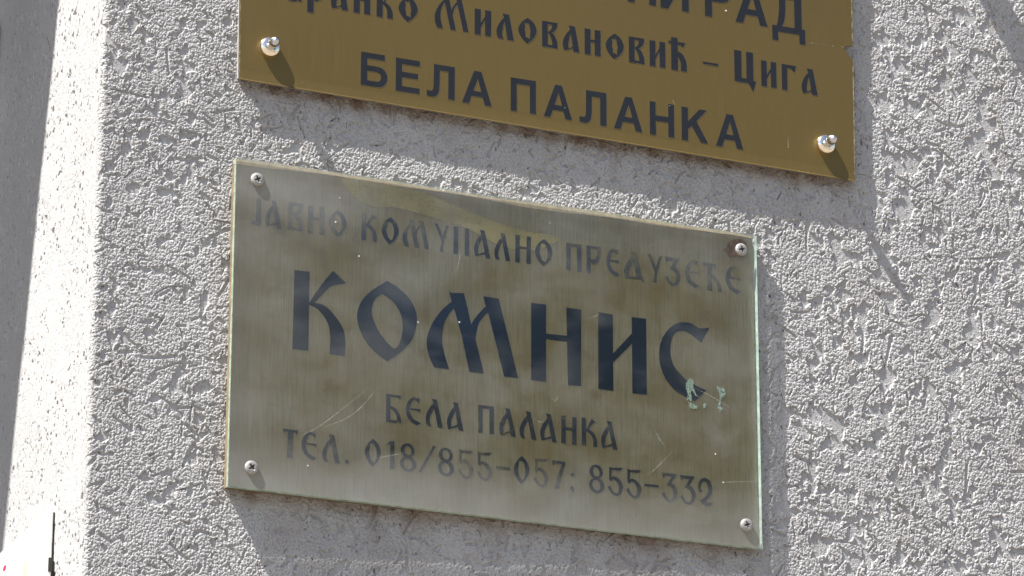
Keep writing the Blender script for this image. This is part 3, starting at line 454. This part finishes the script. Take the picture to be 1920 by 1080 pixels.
def hair(p, wd, name, mat, par, y):
    P = smooth_curve(mm(p), 24); A, B = [], []
    for i, (x, z) in enumerate(P):
        a, b = P[max(i-1, 0)], P[min(i+1, 23)]; t = Vector((b[0]-a[0], b[1]-a[1])).normalized(); h = wd*.5*math.sin(math.pi*(i+.5)/24)*random.uniform(.6, 1.2)
        A.append((x-t.y*h, z+t.x*h)); B.append((x+t.y*h, z-t.x*h))
    bm = bmesh.new(); strip(bm, A, B, y-.00008, y); obj(name, bm, mat, par)
for p in SCR: hair(p, .00042, 'scratch', SCRM, low, -.00125)
WHITE = plain('lime_speck', (.75, .74, .70), .9)
for x, z in SPECKS:
    bm = bmesh.new(); q = random.uniform(.35, .8); n = 9
    prism(bm, [((x+q*random.uniform(.6, 1.2)*math.cos(2*math.pi*k/n))*MM, (z+q*random.uniform(.5, 1.1)*math.sin(2*math.pi*k/n))*MM) for k in range(n)], -.0016, -.0013); obj('lime_speck', bm, WHITE, low)
def screw(x, z, ang, par, y0=-.0012):
    """pan head with a cross recess, as one turned height field"""
    bm = bmesh.new(); n = 64; rr = [0]+list(np.linspace(.0003, .0036, 14))+[.0039, .0046, .0052, .0056, .0058]; rows = []
    for r in rr:
        row = []
        for k in range(1 if r == 0 else n):
            a = 2*math.pi*k/n; X, Z = r*math.cos(a-ang), r*math.sin(a-ang); dep = 0
            if min(abs(X), abs(Z)) < .00075 and r < .0036: dep = .0016*(1-(r/.0038)**2)
            h = .0030-.0013*(r/.0058)**5-dep
            row.append(bm.verts.new((x+r*math.cos(a), y0-h, z+r*math.sin(a))))
        rows.append(row)
    rows.append([bm.verts.new((x+.0058*math.cos(2*math.pi*k/n), y0, z+.0058*math.sin(2*math.pi*k/n))) for k in range(n)])
    for a, b in zip(rows, rows[1:]):
        for k in range(n):
            j = (k+1) % n; v = list(dict.fromkeys([a[k % len(a)], a[j % len(a)], b[j % len(b)], b[k % len(b)]])); fc = bm.faces.new(v); fc.material_index = int(sum(q.co.y > y0-.0022 for q in v) >= 3 and all(math.hypot(q.co.x-x, q.co.z-z) < .00385 for q in v))
    obj('screw', bm, [STEEL, DARK], par)
for x, z, a in ((-.2308, .1293, .45), (.2341, .1310, .2), (-.2300, -.1294, .7), (.2343, -.1277, .35)): screw(x, z, a, low)

# ------------------------------------------------------------------ upper plaque: brass sheet with a nicked right edge, two decorative studs
upp = tag(empty('brass_plaque'), 'clean brown brass plaque cut by the top of the picture, nicked on its right edge', 'plaque'); upp.location = (0, -.0083, 0)
BL, BR = (-.2468, .2232), (.354, .2154)
bend = [(.0125, 0), (.0105, .00002), (.0085, -.00003), (.006, -.00015), (.0035, -.00030), (.0012, -.00046), (.0005, -.0010), (0, -.0015)]
out = [(BL[0]-.0002, BL[1]+.0125), (BR[0]+.0002, BR[1]+.0125), (.3555, .311), (.3558, .3330), (.3548, .3345), (.3553, .3362), (.3542, .3378), (.3512, .3412), (.3487, .3436), (.3478, .3462), (.3462, .3476), (.3480, .3496), (.3515, .3502), (.3556, .3512), (.3572, .44), (.360, .60), (-.2500, .612), (-.2479, .2981)]
bm = bmesh.new(); prism(bm, out, 0, .0019)
nx = 60; rows = []
for d, y in bend: rows.append([bm.verts.new((BL[0]+(BR[0]-BL[0])*i/nx-.0002*(1-2*i/nx)*d/.0125, y, BL[1]+(BR[1]-BL[1])*i/nx+d)) for i in range(nx+1)])
rows.append([bm.verts.new((v.co.x, v.co.y+.0016, v.co.z+.0003)) for v in rows[-1]])
for a, b in zip(rows, rows[1:]):
    for i in range(nx): bm.faces.new((a[i], a[i+1], b[i+1], b[i]))
bmesh.ops.remove_doubles(bm, verts=bm.verts, dist=.00001)
obj('brass_sheet', bm, BRASS, upp)
bm = bmesh.new(); prism(bm, [(-.2464, .2262), (.3530, .2186), (.3540, .33), (.3455, .3476), (.3545, .355), (.3585, .595), (-.2492, .605)], .0036, .0088); obj('backing', bm, SPACER, upp)
line_of('title_inscription', TOP, GS, upp, -.00025, -.0000, ENAMEL, 0., CUT_LIT)
line_of('person_inscription', SLAV, G2, upp, -.00025, -.0000, ENAMEL, 0., CUT_LIT)
line_of('town_inscription', SANS, GS, upp, -.00025, -.0000, ENAMEL, 0., CUT_LIT)
for k in range(16):
    t = random.random(); x = 306+t*40; z = 346.6+t*1.8+random.uniform(-.5, .5); q = random.uniform(.15, .5)
    bm = bmesh.new(); prism(bm, [((x+q*1.6*math.cos(a))*MM, (z+q*.7*math.sin(a))*MM) for a in (0, 1, 2, 3.1, 4.2, 5.3)], -.0001, 0); obj('scratch', bm, SCRM, upp)
for x, z, q in ((224.6, 365.4, .9), (62, 244, .35), (166, 262, .35)):
    bm = bmesh.new(); prism(bm, [((x+q*random.uniform(.6, 1.2)*math.cos(k*.8))*MM, (z+q*random.uniform(.4, 1)*math.sin(k*.8))*MM) for k in range(7)], -.0003, 0); obj('chip', bm, WHITE, upp)
m = Mat('worn_brass_glint'); m.set(Base_Color=(.58, .47, .30), Metallic=.4, Roughness=.4, Alpha=m.ramp(m.noise(160, 4, off=(2, 2, 2)), [(.36, .0), (.6, .9)])); EDGE_GLINT = m.m  # worn rim strips, paled to paint the bright highlights along the edges
edge = [(353.7, 217), (354.6, 260), (355.3, 311), (355.5, 332)]; bm = bmesh.new(); strip(bm, [(x*MM, z*MM) for x, z in edge], [((x-.75)*MM, z*MM) for x, z in edge], -.00012, -.00002); obj('worn_edge_glint', bm, EDGE_GLINT, upp)
edge = [(355.3, 352), (356.9, 440)]; bm = bmesh.new(); strip(bm, [(x*MM, z*MM) for x, z in edge], [((x-.6)*MM, z*MM) for x, z in edge], -.00012, -.00002); obj('worn_edge_glint', bm, EDGE_GLINT, upp)
edge = [(-247.6, 300), (-246.5, 226)]; bm = bmesh.new(); strip(bm, [(x*MM, z*MM) for x, z in edge], [((x+.6)*MM, z*MM) for x, z in edge], -.00012, -.00002); obj('worn_edge_glint', bm, EDGE_GLINT, upp)
hair([(286, 249), (285.6, 243), (285.9, 238)], .0005, 'scratch', SCRM, upp, -.00003); hair([(-188, 219), (-187.6, 226), (-188, 231)], .0005, 'scratch', SCRM, upp, -.00003)
hair([(168.5, 269), (170, 266), (171, 263)], .0005, 'scratch', SCRM, upp, -.00003)
for x, z in ((-.2200, .2571), (.3232, .2470)):
    sd = empty('stud', upp); sd.location = (x, 0, z)
    bm = bmesh.new(); lathe(bm, [(.0090, 0), (.0093, .0015), (.0093, .0034), (.0086, .0050), (.0070, .0060), (.0048, .0066), (.0026, .0068)], 48); obj('base', bm, CHROME, sd, True)
    bm = bmesh.new(); lathe(bm, [(.0030, .0066), (.0030, .0098), (.0040, .0104), (.0046, .0114), (.0046, .0160), (.0041, .0178), (.0030, .0197), (.0014, .0212), (0, .0217)], 40); obj('knob', bm, KNOB, sd, True)

# ------------------------------------------------------------------ white box on the reveal, pipe stub added out of view to cast a shadow
bx = tag(empty('plastic_box'), 'white plastic box with a red mark on the sunlit side of the opening', 'box'); bx.location = (XC-.0012, 0, 0)
bm = bmesh.new(); box(bm, -.0062, -.0010, .0885, .242, -.34, -.1545, .0012, 2); obj('cover', bm, PLASTIC, bx)
bm = bmesh.new(); box(bm, -.0012, .003, .0893, .240, -.338, -.156); obj('base', bm, DARK, bx)  # shade of the gap behind the cover, painted as a black slab
bm = bmesh.new(); box(bm, -.0040, -.0005, .0872, .0890, -.2085, -.1965); obj('latch', bm, DARK, bx)
bm = bmesh.new(); prism(bm, [(-.0100, -.187), (-.0062, -.184), (-.0062, -.23), (-.0100, -.23)], .145, .163, sides='closed'); obj('lever', bm, plain('beige_lever', (.52, .48, .42), .6), bx)
bm = bmesh.new(); vs = [bm.verts.new((-.0064, .2206+.0055*math.cos(a), -.1730+.0026*math.sin(a))) for a in np.linspace(0, 2*math.pi, 20)[:-1]]; bm.faces.new(vs); obj('red_mark', bm, plain('red_print', (.62, .03, .08), .5), bx)
bm = bmesh.new(); box(bm, -.0063, -.0058, .1325, .1330, -.172, -.157); obj('seam', bm, plain('grey_seam', (.35, .35, .35), .7), bx)
pipe = tag(empty('shadow_pipe'), 'short grey pipe stub added out of view to cast the diagonal shadow', 'pipe'); pipe.location = (.449, 0, .530)
bm = bmesh.new(); lathe(bm, [(.0128, .085), (.0150, .085), (.0150, -.004)], 40); lathe(bm, [(.0128, -.004), (.0128, .085)], 40); obj('tube', bm, plain('galvanised', (.4, .4, .4), .4, .6), pipe, True)
bm = bmesh.new(); lathe(bm, [(.0150, .004), (.026, .004), (.028, .002), (.028, -.002)], 40); obj('flange', bm, plain('galvanised_flange', (.4, .4, .4), .5, .5), pipe, True)

# ------------------------------------------------------------------ street: ground and the trees across it, seen only as reflections in the glass
bm = bmesh.new(); vs = [bm.verts.new(v) for v in ((-120, -160, GZ), (120, -160, GZ), (120, 40, GZ), (-120, 40, GZ))]; bm.faces.new(vs)
m = Mat('paving'); n = m.noise(3, 5); m.set(Base_Color=m.mix(n, (.158, .136, .110), (.225, .197, .160)), Roughness=.9)
tag(obj('ground', bm, m.m), 'grey paved ground in front of the wall', kind='structure')
def leaf_mat(name, a, b):
    m = Mat(name); m.set(Base_Color=m.mix(m.noise(2.5, 3), a, b), Roughness=.6); return m.m
LEAF = leaf_mat('leaves', (.015, .026, .010), (.035, .055, .02)); BARK = plain('bark', (.10, .075, .05), .9)
def tree(x, y, h, r, seed, label):
    t = tag(empty('street_tree'), label, 'tree', 'trees across the street'); t.location = (x, y, GZ); rg = np.random.default_rng(seed)
    bm = bmesh.new()
    def limb(a, b, r0, r1):
        a, b = Vector(a), Vector(b); d = (b-a).normalized(); p = d.orthogonal().normalized(); q = d.cross(p)
        A = [bm.verts.new(a+(p*math.cos(k)+q*math.sin(k))*r0) for k in np.linspace(0, 2*math.pi, 9)[:-1]]; B = [bm.verts.new(b+(p*math.cos(k)+q*math.sin(k))*r1) for k in np.linspace(0, 2*math.pi, 9)[:-1]]
        for i in range(8): bm.faces.new((A[i], A[(i+1) % 8], B[(i+1) % 8], B[i]))
    limb((0, 0, 0), (.1, 0, h*.45), .22, .16); tips = []
    for k in range(9):
        a = k*2.4; e = (math.cos(a)*r*.7, math.sin(a)*r*.7, h*(.62+.035*k)); limb((.1, 0, h*(.36+.01*k)), e, .09, .03); tips.append(e)
    obj('trunk', bm, BARK, t)
    V, F = [], []
    for c in range(230):
        u = rg.normal(size=3); u /= np.linalg.norm(u); cc = u*rg.random()**.45*np.array([r, r, h*.30])+np.array([0, 0, h*.68]); cs = rg.uniform(.16, .42)
        for k in range(34):
            p = cc+rg.normal(size=3)*cs*np.array([.85, .85, .45]); a, b = rg.normal(size=3), rg.normal(size=3); a /= np.linalg.norm(a); b /= np.linalg.norm(b); q = rg.uniform(.07, .13); i = len(V)
            V += [tuple(p-a*q), tuple(p+b*q*.6), tuple(p+a*q), tuple(p-b*q*.6)]; F.append((i, i+1, i+2, i+3))
    me = bpy.data.meshes.new('crown'); me.from_pydata(V, [], F); link('crown', me, LEAF, t)
tree(5.6, -15.5, 11.5, 4.0, 1, 'tall leafy tree across the street, mirrored in the glass of the plaque')
tree(11.5, -19, 10.5, 4.0, 2, 'broad tree beside the tall one across the street')
tree(-1.0, -19, 10.0, 3.6, 5, 'smaller leafy tree at the near end across the street')
